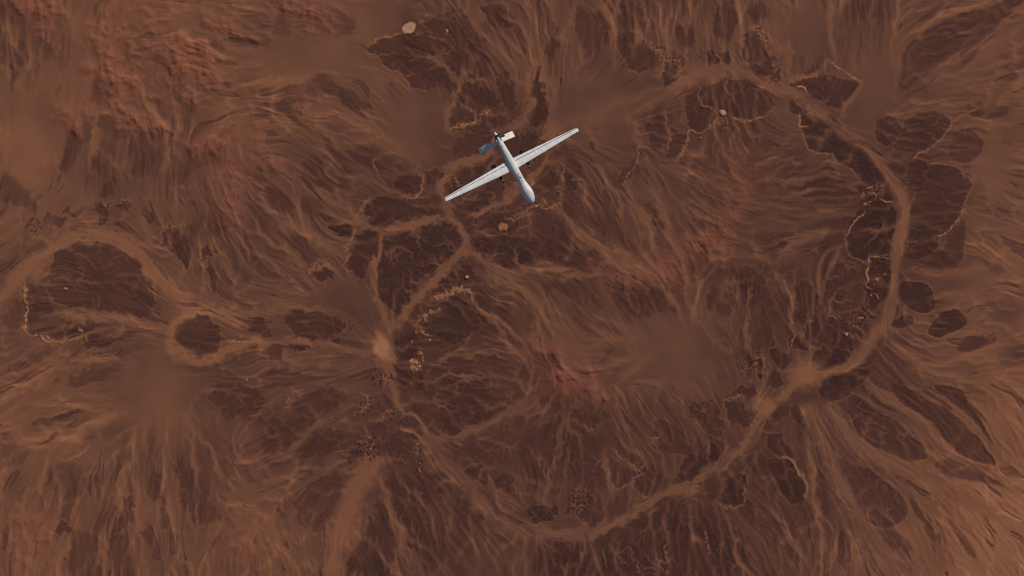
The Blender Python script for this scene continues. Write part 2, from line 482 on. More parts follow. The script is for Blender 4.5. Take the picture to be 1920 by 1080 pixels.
# pale crust along the rims of the rock, thin: value, half width : course
RIM = """
62 1.6:755 66 730 69 710 73 694 78
46 1.6:857 150 868 155 880 152 900 147 915 148
46 2:858 188 872 203 888 214 893 228 876 233
62 2.4:846 245 865 239 885 231 898 226 904 211 915 206
85 3.4:908 208 914 208
60 2.6:784 320 790 340 788 364 775 371 756 368
52 2.6:990 158 988 130 1000 114 1010 120
44 2:1042 170 1043 146 1054 140
52 2.6:1186 55 1205 68 1225 84 1236 100 1240 130 1228 150
52 2.6:1236 100 1252 118 1262 105 1280 132
52 2.6:1388 70 1392 58 1410 50 1430 55 1442 72
56 3:1418 52 1432 62 1438 85
54 2:1362 216 1380 225 1400 226 1425 218 1440 210
60 1.8:1352 221 1340 238 1310 247 1290 243 1285 250 1282 275 1270 302 1266 300
50 1.6:1312 170 1316 190 1322 200 1336 212 1350 212
45 2:1243 208 1247 240 1250 260 1245 284
50 1.8:1202 275 1196 310 1180 325 1178 345 1168 348
50 2:1048 305 1054 330 1056 360 1046 380 1055 390
56 3:1010 372 1024 378 1018 388 1034 392 1052 385
66 1.6:1558 117 1575 130 1595 142 1616 155
80 1.5:1496 165 1506 164 1510 172
52 1.5:1735 284 1760 263 1778 246 1786 230
52 1.6:1786 230 1806 215 1832 203
50 1.4:1740 306 1770 308 1796 311 1808 336
46 1.4:1826 346 1814 368 1802 400
58 1.6:1750 446 1775 436 1793 416 1805 396
54 1.5:1714 300 1722 286 1735 284
40 2:1480 240 1500 245 1508 266 1520 286 1550 292 1558 286 1565 300 1585 315 1600 318 1606 335
60 1.6:1494 215 1497 230 1488 238 1512 238
56 1.4:1620 398 1605 411 1591 430 1582 450
40 1.6:1582 450 1591 476 1606 486 1625 496
66 1.4:1618 385 1625 382 1632 378
66 1.2:1614 370 1620 358 1630 352 1640 350
62 1.2:1622 362 1634 362 1642 368 1638 376
62 1.2:1648 372 1660 378 1672 376
70 1.2:1630 478 1628 500 1622 512 1628 524 1622 535 1632 542
60 1.2:1630 482 1668 482
62 1.2:1640 525 1650 514 1660 512
56 1.2:1632 556 1640 548 1646 560
60 1.3:1608 600 1616 595 1622 602
75 1.6:1584 622 1588 630
52 1.5:1486 575 1486 605 1490 640 1482 652
46 1.3:1556 570 1556 590 1572 600
44 1.4:1510 632 1510 606 1526 603
62 1.4:1533 656 1540 656
40 2:1810 592 1818 600 1800 578 1770 582
46 1.4:1816 600 1850 622 1866 630
44 1.3:1440 655 1455 645 1450 650
48 1.8:1150 840 1175 865 1195 885 1207 892
42 1.6:1196 888 1176 905 1160 916
50 1.5:1205 872 1196 886 1200 896
55 1.3:1220 832 1228 827 1238 819
42 1.4:1392 905 1399 930 1384 954 1365 956 1345 946 1335 939
46 1.4:1350 752 1375 742 1386 738 1400 748
58 2:1310 767 1316 769
50 1.4:1395 690 1412 690 1420 672 1435 676 1432 694
44 1.3:1408 712 1424 716 1440 706
42 1.2:1250 1000 1252 1040 1250 1085
40 1.2:1182 1028 1194 1062 1208 1085
40 1.2:1133 1035 1140 1066
40 1.2:1230 1028 1231 1062
40 1.4:1324 1000 1330 1040
46 1.6:680 800 690 818 702 832 682 845 690 860
52 1.4:676 820 690 836 705 842
52 1.4:684 850 680 868
50 1.6:790 830 778 840 780 855
60 1.2:782 868 786 882 792 896
40 1.6:912 884 930 922 945 925
38 1.4:905 870 890 872 860 882
78 2.2:45 528 45 560 53 575 47 600 50 624
66 2.2:50 624 78 633 90 644 130 643 160 632
80 2.2:84 632 86 640
44 1.4:120 640 126 615 140 603
80 1.8:153 615 156 617
56 1.8:150 634 164 626 166 636
60 2:176 668 200 672 220 673
54 2.4:437 662 440 641 455 632 470 635 492 652
50 2.2:168 387 172 377 190 377 200 383 220 378 246 378
52 3.2:302 458 304 432 315 422 335 426 360 410
46 1.8:395 460 400 480 412 496 432 522
42 1.8:376 468 390 457 400 462
46 1.6:60 425 75 412 95 408
52 2.4:579 514 585 500 610 497 628 504
54 2.6:644 502 650 490 647 470 655 455 664 432 670 410 680 390 702 374
62 3.4:812 556 838 552 842 545 865 541 880 540 886 560
62 3:788 606 794 594 815 587 822 584
60 2.2:786 608 790 620 800 629 812 631
80 1.6:799 599 803 601
78 2.6:766 680 774 676 770 690
56 2.2:782 662 792 664 796 676
40 1.2:850 330 862 350 870 352
46 2:960 405 990 395 1006 390 1016 380
58 2:945 415 975 412 1000 400
40 1:1072 338 1095 340
60 1:1072 342 1080 336 1086 342
45 1.2:780 28 792 40 790 52
62 1:786 36 791 50
60 1:806 26 796 28
72 1.2:836 58 836 66
48 1.2:1000 600 1008 620 1020 632
42 1.6:700 300 702 330 720 350
40 2:470 790 490 780 520 742 548 730
52 1.8:530 770 540 742 548 728
50 1.8:532 770 538 756 545 750
"""

# pale pans: x y rx ry angle value
PAN = """
767 55 14.5 11 -52 92
1356 212 6 6 0 98
943 427 10 8 20 66
780 686 11 9 30 72
876 521 3 3 0 80
847 549 4 5 0 62
816 558 4 4 0 62
1310 258 1.5 2.5 0 95
462 712 1.5 2 0 95
119 540 4 2 0 62
715 653 20 23 0 82
1512 700 21 19 0 64
1438 768 17 11 -40 60
1588 628 2 3.5 0 90
1006 388 3 3 0 70
790 665 2 2 0 70
806 640 1.6 3 0 70
775 640 1.6 3 0 70
"""

# wind and water run along these (direction only)
RUN = """
60 130 58 330
160 90 140 330
100 330 60 420
440 120 640 112 740 130
500 70 650 110 760 230 830 290
700 110 780 210 840 260
560 100 700 120
1000 20 1022 120
905 0 965 110
960 0 985 100
1080 120 1050 220
1160 110 1090 190 1040 240
1240 140 1160 200
1242 0 1245 110
1285 0 1290 90
1340 80 1345 10
1060 260 1170 250 1240 225
1060 270 1180 300
1050 290 1100 330 1140 400
1500 0 1515 120
1600 40 1580 110
1650 50 1670 190
1700 190 1800 150 1920 90
1700 205 1800 205 1925 170
1850 230 1925 260
1850 330 1925 360
1840 420 1925 430
1690 500 1800 530
1820 430 1900 520
1700 650 1800 690 1925 690
1660 640 1700 710
1820 665 1925 600
1750 950 1860 1090
1800 900 1925 1010
1830 800 1925 960
1160 820 1150 960
1100 1000 1110 1085
1000 1010 990 1085
1350 980 1400 1085
1250 950 1250 1085
20 640 120 600
20 760 120 650
250 640 440 640
150 735 300 690
150 790 300 760
200 850 185 990
70 850 50 1000
120 870 60 1000
600 590 720 660
560 500 700 650
640 530 715 640
700 560 718 640
480 560 600 570
480 720 620 690 700 670
520 790 640 720 710 690
780 682 860 660 960 650
790 690 880 712 960 730
800 640 960 640
780 700 850 750
860 760 980 740
1356 215 1330 300
1370 225 1395 330
1400 330 1500 300
1410 350 1520 352
1400 380 1500 405
1300 280 1390 340
1180 290 1280 330 1380 350
1130 480 1040 430
1300 460 1200 380
1250 470 1240 340
1400 430 1480 400
1400 460 1580 410
1160 560 1220 650
1220 560 1260 660
1060 680 1180 690 1260 680
1050 680 1000 590
1065 690 1040 600
1100 740 1120 830
1130 750 1190 860
1050 740 1040 860
980 690 940 780
290 700 290 830
300 830 280 960
230 830 210 900
340 850 350 980
560 960 600 880
480 1000 520 940
760 900 800 1040
850 930 900 1000
820 840 900 940
1450 560 1490 650
1590 500 1570 580
1700 340 1800 330
1700 430 1790 420
1720 560 1740 560
1440 880 1490 930
1620 800 1700 850
1620 900 1680 960
1260 640 1330 720
1240 560 1280 690
120 500 230 520 290 560
100 540 200 545 280 590
110 560 200 565
360 600 410 630
350 650 410 630
420 300 440 420 470 460
430 320 520 350
430 400 480 480
440 280 480 250
"""

# bare rocky ridges: crest line with half width and strength
RIDGE = """
13 1.0:258 92 280 98 300 112 330 114 342 125 362 142
10 1.0:335 84 350 88 375 110 398 106
11 1.0:340 118 356 150 350 178
11 1.0:158 116 172 112 178 125 195 135 218 165 228 180
10 0.9:178 55 184 80 202 97
10 0.9:206 58 216 85 238 92
9 0.8:214 52 242 74
10 1.0:252 24 275 30 302 50
11 1.0:192 212 215 194 240 214 262 236 290 240 302 262
10 0.9:128 216 150 204 174 206
9 0.8:116 256 130 247 147 263
9 0.9:288 172 300 185 312 197
10 0.8:345 180 365 190 372 207
11 0.9:352 278 380 262 407 287
11 1.0:414 62 426 50 450 70 482 97
10 0.9:508 4 530 20 548 32
10 0.8:588 20 610 40 622 56
12 0.8:540 195 565 220 592 262
10 0.7:555 168 576 196
10 1.0:40 2 55 25 76 35 98 72
10 0.7:470 262 500 290 520 330
9 0.7:430 345 440 380 450 420
9 0.6:1140 515 1165 522 1200 528 1235 520
9 0.6:1040 672 1062 700 1085 728 1112 745
22 0.9:30 -20 52 8 78 40 96 80
26 1.0:215 20 205 60 188 80 215 100 190 120 170 130
24 0.9:170 125 195 150 215 165 180 170
22 0.9:230 120 245 150 255 165
20 0.8:200 190 225 200 250 220 290 245
22 0.8:150 200 140 215 125 245
22 0.9:285 100 310 105 335 112 350 135 350 165
18 0.9:350 80 375 100 385 130 370 150
16 0.8:380 150 400 170
16 0.7:250 30 280 45 300 45
20 0.7:375 0 405 30 430 48 465 75
14 0.6:420 145 440 155
16 0.6:295 180 300 200
20 0.6:520 0 560 20 600 45
16 0.5:530 170 570 200 600 240 640 270
20 0.7:380 265 410 260 440 290
22 0.5:455 240 440 300 425 350 432 410 455 450
16 0.5:490 200 450 220
20 0.8:985 640 1020 658 1045 680 1060 705 1088 735 1118 748 1150 742
18 0.7:1060 680 1085 700 1100 730
22 0.6:1385 300 1392 345 1385 390 1350 425
22 0.7:1400 350 1350 440 1305 462 1250 478 1225 500
20 0.8:1225 500 1232 530 1160 520 1120 512
18 0.6:1250 480 1290 505 1270 540
16 0.6:1345 470 1340 500
20 0.5:20 980 70 1010 60 1060
18 0.5:100 990 70 1020
22 0.5:430 1010 470 1060
16 0.4:400 940 440 960
10 0.4:1630 520 1650 530
14 0.4:930 960 960 950
"""

# smooth sand sheets (little streaking): x y rx ry
SHEET = """
60 250 70 140
160 180 60 150
560 110 120 50
785 235 80 75
1115 190 100 65
1262 655 115 80
290 735 100 85
300 680 70 40
640 560 60 50
1520 60 70 60
1640 150 50 70
1630 210 40 40
1800 530 60 40
1860 300 40 60
640 100 60 40
720 30 80 40
"""

# pitted, broken ground: x y rx ry strength
PIT = """
1017 962 26 20 1
1085 950 24 28 .7
1633 362 24 20 .8
1648 500 20 22 .9
1640 545 18 24 .8
1622 590 24 16 .8
1590 612 28 14 .6
690 835 24 24 .7
716 712 18 12 .8
690 760 26 16 .5
745 790 30 14 .5
783 668 14 26 .7
800 612 16 30 .5
1408 682 22 18 .6
1262 112 22 14 .5
1235 95 18 18 .4
1425 58 16 14 .4
1330 112 30 10 .5
60 412 30 12 .4
200 385 34 8 .4
640 610 30 12 .4
940 440 14 18 .5
1500 215 20 14 .5
1195 890 20 10 .5
785 880 8 24 .8
1310 770 20 14 .4
600 512 20 8 .4
1355 240 20 10 .4
"""

# reddish weathered ground: x y rx ry strength
RUST = """
40 1000 90 90 .7
450 1020 70 90 .7
200 980 120 80 .35
440 850 60 50 .35
1060 685 100 70 .55
1230 490 120 60 .45
1390 340 60 80 .45
230 110 120 130 .40
60 40 60 50 .4
350 130 80 60 .4
440 300 80 100 .5
1830 970 150 120 .35
20 830 70 60 .4
580 960 90 60 .3
560 30 80 40 .3
1880 110 60 80 .25
90 690 80 40 .3
"""

def _rows(txt):
    out = []
    for ln in txt.strip().splitlines():
        if ':' in ln:
            h, b = ln.split(':')
            out.append(([float(v) for v in h.split()], np.array([float(v) for v in b.split()]).reshape(-1, 2)))
        else:
            out.append([float(v) for v in ln.split()])
    return out

def chaikin(P, closed, n=2):
    for _ in range(n):
        if closed:
            Q = np.roll(P, -1, 0)
            P = np.stack([.75*P+.25*Q, .25*P+.75*Q], 1).reshape(-1, 2)
        elif len(P) > 2:
            A, B = P[:-1], P[1:]
            M = np.stack([.75*A+.25*B, .25*A+.75*B], 1).reshape(-1, 2)
            P = np.vstack([P[:1], M[1:-1], P[-1:]])
    return P

def sstep(a, b, x):
    t = np.clip((x-a)/(b-a), 0, 1)
    return t*t*(3-2*t)

def blur(a, s):
    """gaussian blur through the spectrum, s in cells"""
    if s <= 0: return a
    p = int(4*s)+2
    b = np.pad(a, p, mode='reflect')
    fy = np.fft.fftfreq(b.shape[0])[:, None]; fx = np.fft.rfftfreq(b.shape[1])[None]
    g = np.exp(-2*(math.pi*s)**2*(fx*fx+fy*fy))
    r = np.fft.irfft2(np.fft.rfft2(b)*g, s=b.shape)
    return r[p:p+a.shape[0], p:p+a.shape[1]].astype(np.float32)

def fbm(lo, hi, beta, seed):
    """noise with a power spectrum between wavelengths lo..hi (cells), unit spread"""
    r = np.random.default_rng(seed)
    n = r.standard_normal((NY, NX))
    fy = np.fft.fftfreq(NY)[:, None]; fx = np.fft.rfftfreq(NX)[None]
    f = np.sqrt(fx*fx+fy*fy); f[0, 0] = 1
    g = f**(-beta/2)*np.exp(-(f*lo)**2*.5)*(1-np.exp(-(f*hi)**2))
    g[0, 0] = 0
    a = np.fft.irfft2(np.fft.rfft2(n)*g, s=(NY, NX))
    return (a/a.std()).astype(np.float32)

def window(P, m):
    i0 = max(0, int((P[:, 0].min()-m-MX0)/STEP)); i1 = min(NX, int((P[:, 0].max()+m-MX0)/STEP)+2)
    j0 = max(0, int((P[:, 1].min()-m-MY0)/STEP)); j1 = min(NY, int((P[:, 1].max()+m-MY0)/STEP)+2)
    return slice(j0, j1), slice(i0, i1)

def line_dist(X, Y, P):
    """distance to a course and the fraction along it"""
    L = np.r_[0, np.cumsum(np.hypot(*np.diff(P, axis=0).T))]; tot = max(L[-1], 1e-6)
    D = np.full(X.shape, 1e9, np.float32); T = np.zeros(X.shape, np.float32)
    for k in range(len(P)-1):
        ax, ay = P[k]; dx, dy = P[k+1]-P[k]; l2 = dx*dx+dy*dy+1e-9
        t = np.clip(((X-ax)*dx+(Y-ay)*dy)/l2, 0, 1)
        d = (X-ax-t*dx)**2+(Y-ay-t*dy)**2
        m = d < D
        D = np.where(m, d, D); T = np.where(m, (L[k]+t*(L[k+1]-L[k]))/tot, T)
    return np.sqrt(D), T

def inside(X, Y, P):
    c = np.zeros(X.shape, bool); n = len(P)
    for k in range(n):
        x0, y0 = P[k]; x1, y1 = P[(k+1) % n]
        if y0 == y1: continue
        c ^= ((y0 > Y) != (y1 > Y)) & (X < (x1-x0)*(Y-y0)/(y1-y0)+x0)
    return c

def upsample(a, cell, x0, y0, X, Y):
    gx = np.clip((X-x0)/cell, 0, a.shape[1]-1.001); gy = np.clip((Y-y0)/cell, 0, a.shape[0]-1.001)
    i = gx.astype(int); j = gy.astype(int); fx = gx-i; fy = gy-j
    fx = fx*fx*(3-2*fx)*.5+fx*.5; fy = fy*fy*(3-2*fy)*.5+fy*.5
    return (a[j, i]*(1-fx)*(1-fy)+a[j, i+1]*fx*(1-fy)+a[j+1, i]*(1-fx)*fy+a[j+1, i+1]*fx*fy).astype(np.float32)

def drag(a, VX, VY, n):
    """average a along the run of the ground, n cells each way"""
    flat = a.ravel(); acc = a.astype(np.float32).ravel().copy(); w = 1.0
    base_i = np.tile(np.arange(NX, dtype=np.float32), NY); base_j = np.repeat(np.arange(NY, dtype=np.float32), NX)
    vx, vy = VX.ravel(), VY.ravel()
    for sg in (1, -1):
        pi, pj = base_i.copy(), base_j.copy(); k = np.arange(NX*NY)
        lx, ly = vx*sg, vy*sg
        for s in range(n):
            pi += lx; pj += ly
            np.clip(pi, 0, NX-1, out=pi); np.clip(pj, 0, NY-1, out=pj)
            k = (pj+.5).astype(np.int32)*NX+(pi+.5).astype(np.int32)
            cx, cy = vx[k], vy[k]
            f = np.sign(cx*lx+cy*ly); f[f == 0] = 1
            lx, ly = cx*f, cy*f
            g = .5+.5*math.cos(math.pi*(s+1)/(n+1))
            acc += g*flat[k]
            w += g
    return (acc/w).reshape(NY, NX)

def lay_rock_and_shade(A, X, Y, scal, amt, wide, rims=None):
    for (val, soft), P in _rows(ROCK_AND_SHADE):
        P = chaikin(P, True, 2); w = window(P, soft*2+16)
        if A[w].size == 0: continue
        D, _ = line_dist(X[w], Y[w], np.vstack([P, P[:1]]))
        sd = np.where(inside(X[w], Y[w], P), D, -D)+scal[w]*(.3+.04*min(soft, 6))
        am = amt*(1.0 if soft < 3 else .88 if soft < 4 else .72)
        m = am*sstep(-soft*.75*wide, soft*.75*wide, sd)
        A[w] = A[w]*(1-m)+(val/100)*m
        if rims is not None and val < 18 and soft < 6:
            rims[w] = np.maximum(rims[w]*(1-m), np.exp(-((sd+3.2)/2.4)**2))

def lay_sand(A, X, Y, wide, amt, lift, only=None):
    for (val, hw, tap), P in _rows(SAND):
        if only is not None and tap != only: continue
        P = chaikin(P, False, 2); w = window(P, hw*3+16)
        if A[w].size == 0: continue
        D, T = line_dist(X[w], Y[w], P)
        tp = np.clip(np.sin(math.pi*T), 0, 1)**.6 if tap else 1.0
        m = (amt if np.isscalar(amt) else amt[w])*np.exp(-(D/(hw*1.05*wide*(.5+.5*tp)))**2.4)*(tp if tap else 1)
        A[w] = A[w]+np.maximum(val/100+lift-A[w], -.06)*m

def make_ground():
    xs = (MX0+STEP*np.arange(NX)).astype(np.float32); ys = (MY0+STEP*np.arange(NY)).astype(np.float32)
    X0, Y0 = np.meshgrid(xs, ys)
    # organic outlines: every course and outline is read through a wavering map
    wx = 4.6*fbm(6, 100, 3.0, 1)+.6*fbm(3, 14, 2.2, 3); wy = 4.6*fbm(6, 100, 3.0, 2)+.6*fbm(3, 14, 2.2, 4)
    calm = 1-.62*sstep(1420, 1620, X0)
    wx *= calm; wy *= calm
    X, Y = X0+wx, Y0+wy
    # ---- direction of the run
    cell = 12.0; gx = np.arange(MX0, MX1+cell, cell); gy = np.arange(MY0, MY1+cell, cell)
    GX, GY = np.meshgrid(gx, gy)
    cc = np.zeros(GX.shape); ss = np.zeros(GX.shape); sw = np.zeros(GX.shape)
    courses = [(P, 1.0) for h, P in _rows(SAND) if len(P) > 2 or True] + [(np.array(r).reshape(-1, 2), 1.0) for r in _rows(RUN)]
    for P, wt in courses:
        P = chaikin(P, False, 1)
        for k in range(len(P)-1):
            d = P[k+1]-P[k]; ln = math.hypot(*d)
            if ln < 12: continue
            th = 2*math.atan2(d[1], d[0]); ns = max(1, int(ln/14))
            for q in range(ns):
                mx, my = P[k]+d*(q+.5)/ns
                r2 = (GX-mx)**2+(GY-my)**2
                w = wt*(np.exp(-r2/(2*22**2))+.02*np.exp(-r2/(2*90**2))+1e-5/(1+r2/200**2))
                cc += w*math.cos(th); ss += w*math.sin(th); sw += w
    nr = np.hypot(cc, ss)+1e-12; coh = nr/(sw+1e-12); cc /= nr; ss /= nr
    C2 = upsample(cc, cell, MX0, MY0, X0, Y0); S2 = upsample(ss, cell, MX0, MY0, X0, Y0)
    COH = upsample(coh, cell, MX0, MY0, X0, Y0)
    TH = .5*np.arctan2(S2, C2)+.16*fbm(12, 70, 2.6, 5)
    VX, VY = np.cos(TH).astype(np.float32), np.sin(TH).astype(np.float32)
    # ---- authored cover
    cov = np.array(_rows(COVER))/100
    cov = np.pad(cov, 2, mode='edge')
    A = upsample(cov, 120., 60-240., 60-240., X0, Y0)
    A += .03*fbm(30, 200, 3, 6)
    scal = 2.4*calm*fbm(5, 20, 2.6, 8)
    RIMS = np.zeros_like(A)
    lay_rock_and_shade(A, X, Y, scal, 1.0, 1.0, RIMS)
    lay_sand(A, X, Y, 1.25, .5, 0)
    # ---- feathering and streaks along the run
    sheet = np.zeros_like(A)
    for x, y, rx, ry in _rows(SHEET):
        sheet = np.maximum(sheet, np.exp(-(((X-x)/rx)**2+((Y-y)/ry)**2)**1.5))
    A = .6*A+.4*drag(A, VX, VY, 18)
    lay_rock_and_shade(A, X, Y, scal, .4, .8)
    lay_sand(A, X, Y, .95, .95, .025)
    A = .7*A+.3*drag(A, VX, VY, 7)
    n1 = drag(fbm(1.6, 6, 1, 11), VX, VY, 26); n2 = drag(fbm(4, 18, 1.5, 12), VX, VY, 34); n3 = drag(fbm(9, 46, 1.8, 13), VX, VY, 46)
    n1 /= n1.std(); n2 /= n2.std(); n3 /= n3.std()
    K = (1-.85*sheet)*sstep(.15, .75, COH)*(.45+1.1*sstep(.08, .22, A)-.75*sstep(.36, .6, A))
    patch = np.clip(.8+.45*fbm(25, 120, 3, 14), .1, 1.6); ridged = np.maximum(n2, 0)**1.5
    n3 = 1.15*np.tanh(1.3*n3)
    # washes over the whole floor: a branching tree that drains into the sand streams along the run
    strm = np.zeros_like(A)
    lay_sand(strm, X, Y, .7, 1.0, 0, 0)
    for x, y, rx, ry in _rows(SHEET):
        strm = np.maximum(strm, np.exp(-(((X-x)/(.55*rx))**2+((Y-y)/(.55*ry))**2)**2))
    trib = np.zeros_like(A)
    lay_sand(trib, X, Y, .5, 1.0, 0, 1)
    h = lambda a: np.ascontiguousarray(a[::2, ::2])
    hc = (np.exp(.8*h(fbm(3, 26, 1.5, 51))+.25*h(fbm(20, 90, 2, 52)))*(1-.7*np.clip(h(trib)/.35, 0, 1))).astype(np.float32)
    hs = h(strm) > .2
    acc = grow(np.ones_like(hs), hs, hc, h(VX), h(VY), 3.2)
    la = np.log(acc+1)
    ch = .5*blur(sstep(2.4, 3.6, la), .7)+.8*blur(sstep(3.4, 4.8, la), 1.1)+1.25*blur(sstep(4.8, 6.4, la), 1.9)+1.9*blur(sstep(6.2, 8.2, la), 3.2)
    ch = np.clip(ch, 0, 1.6)
    ch = ch-blur(ch, 14)
    CH = upsample(ch, STEP*2, MX0, MY0, X0, Y0)
    CH = .5*CH+.5*drag(CH, VX, VY, 5)
    S = A+K*patch*(.004*n1+.006*n2+.018*n3+.008*(ridged-.4))+FEATHER*(1-.8*sheet)*(.4+.6*np.clip(patch, 0, 1.3))*(1-.5*sstep(.34, .6, A))*(1+.5*sstep(.24, .12, A))*CH
    # bedrock showing through as lenses drawn out along the run
    lens = sstep(.70, 1.15, -n3+.22*n2)*sstep(-.3, .6, fbm(20, 90, 3, 15))*(1-sheet)*sstep(.05, .35, COH)
    S += np.minimum(.16-S, 0)*.5*lens
    # ---- branching washes in the bedrock: a least-cost tree grown from the sand
    S = S+.12*(S-blur(S, 9))
    dark = blur(S, 1.0) < .25
    cost = np.exp(.75*fbm(2.2, 18, 1.6, 21)+.35*fbm(10, 60, 2, 22)).astype(np.float32)
    acc = grow(dark, ~dark, cost, VX, VY, .7)
    la = np.log(acc+1)
    v = .85*blur(sstep(1.9, 3.8, la), .8)+1.5*blur(sstep(4.2, 5.6, la), 1.2)+2.6*blur(sstep(5.2, 6.8, la), 2.0)+3.5*blur(sstep(6.5, 8, la), 3.0)
    vm = np.clip(.8+.5*fbm(30, 140, 3, 23), .1, 1.2)
    v = np.clip(v, 0, 1.3)*vm
    S = S+v*np.clip(.38-S, 0, .3)*.62
    br = np.clip(.62+.42*fbm(12, 70, 2.6, 35)+.10*n2, .05, 1.0)
    lay_sand(S, X, Y, .9, .52*br, .05, 0)
    lay_sand(S, X, Y, .8, .36*br, .05, 1)
    S = S+.06*RIMS*np.clip(.6+.6*fbm(8, 50, 2.4, 34), 0, 1.3)
    # ---- thin pale crusts on the rims, broken up
    brk = np.clip(.75+.4*fbm(5, 30, 2, 31), .15, 1.15)
    jx = 1.3*calm*fbm(4, 14, 2.5, 32); jy = 1.3*calm*fbm(4, 14, 2.5, 33)
    for (val, hw), P in _rows(RIM):
        P = chaikin(P, False, 1); w = window(P, hw*4+20)
        if S[w].size == 0: continue
        D, T = line_dist(X0[w]+.6*wx[w]+jx[w], Y0[w]+.6*wy[w]+jy[w], P)
        m = np.exp(-(D/(hw*1.15))**2)*brk[w]*np.clip(np.sin(math.pi*T)*3, .3, 1)
        m2 = np.exp(-(D/(hw*3.2))**2)*.22
        S[w] = S[w]+np.maximum(val/100-S[w], 0)*np.clip(m+m2, 0, 1)
    for x, y, rx, ry, an, val in _rows(PAN):
        w = window(np.array([[x, y]]), max(rx, ry)*2+14)
        c, s = math.cos(math.radians(an)), math.sin(math.radians(an))
        px, py = X0[w]+.35*wx[w]-x, Y0[w]+.35*wy[w]-y
        u = (px*c+py*s)/rx; vv = (-px*s+py*c)/ry
        m = 1-sstep(.75, 1.2, np.hypot(u, vv)) if rx < 15 else 1-sstep(.4, 1.2, np.hypot(u, vv))
        S[w] = S[w]+(val/100-S[w])*m
    pn = fbm(3.6, 12, 2.0, 61)
    for x, y, rx, ry, st in _rows(PIT):
        w = window(np.array([[x, y]]), max(rx, ry)*2+10)
        m = st*np.exp(-(((X[w]-x)/rx)**2+((Y[w]-y)/ry)**2)**2)
        dk = sstep(.25, .7, pn[w])*m; S[w] += (.02-S[w])*dk
        pl = np.exp(-((pn[w]-.05)/.16)**2)*m*.4; S[w] += np.maximum(.50-S[w], 0)*pl
    S = S+.8*(S-blur(S, 1.5))+.15*(S-blur(S, 5))
    # ---- ridges
    R = np.zeros_like(S)
    for (hw, st), P in _rows(RIDGE):
        P = chaikin(P, False, 2); w = window(P, hw*3+20)
        D, T = line_dist(X[w]+1.2*wx[w], Y[w]+1.2*wy[w], P)
        R[w] = np.maximum(R[w], st*np.exp(-(D/hw)**2)*(.35+.65*np.clip(np.sin(math.pi*T), 0, 1)**.5))
    T = np.zeros_like(S)
    for x, y, rx, ry, st in _rows(RUST):
        T = np.maximum(T, st*np.exp(-((X0+2*wx-x)/rx)**2-((Y0+2*wy-y)/ry)**2))
    T = T*np.clip(.8+.25*fbm(4, 40, 1.8, 71), .2, 1.3)
    return dict(T=T, CH=CH, xs=xs, ys=ys, S=S, R=R, VX=VX, VY=VY, n2=n2, n3=n3, A=A, sheet=sheet)

def grow(free, seed, cost, VX, VY, an):
    """least-cost tree from the seed cells over the free cells; returns the catchment size of every cell"""
    ny, nx = free.shape; N = nx*ny
    fr = free & ~seed; fr[0] = fr[-1] = False; fr[:, 0] = fr[:, -1] = False
    dk = fr.ravel().tolist(); c = cost.ravel().tolist()
    par = [-1]*N; best = [1e18]*N; order = []; heap = []
    offs = [1, -1, nx, -nx, nx+1, nx-1, -nx+1, -nx-1]
    dirs = [(1, 0), (-1, 0), (0, 1), (0, -1), (.707, .707), (-.707, .707), (.707, -.707), (-.707, -.707)]
    ln = [1., 1., 1., 1., 1.414, 1.414, 1.414, 1.414]
    vx, vy = VX.ravel(), VY.ravel()
    fac = [((1+an-(an+.35)*np.abs(vx*dx+vy*dy))*l).tolist() for (dx, dy), l in zip(dirs, ln)]
    edge = np.zeros_like(fr); sd = seed
    edge[1:-1, 1:-1] = sd[1:-1, 1:-1] & (fr[2:, 1:-1] | fr[:-2, 1:-1] | fr[1:-1, 2:] | fr[1:-1, :-2])
    for k in np.flatnonzero(edge.ravel()).tolist():
        best[k] = 0.; heap.append((0., k))
    heapq.heapify(heap); done = bytearray(N); push, pop = heapq.heappush, heapq.heappop
    while heap:
        d, k = pop(heap)
        if done[k]: continue
        done[k] = 1
        if dk[k]: order.append(k)
        for q in range(8):
            n = k+offs[q]
            if n < 0 or n >= N or not dk[n] or done[n]: continue
            e = d+c[n]*fac[q][n]
            if e < best[n]:
                best[n] = e; par[n] = k; push(heap, (e, n))
    al = [0.]*N
    for k in reversed(order):
        al[k] += 1.
        p = par[k]
        if p >= 0: al[p] += al[k]
    acc = np.array(al, np.float32).reshape(ny, nx); acc[~fr] = 0
    return acc


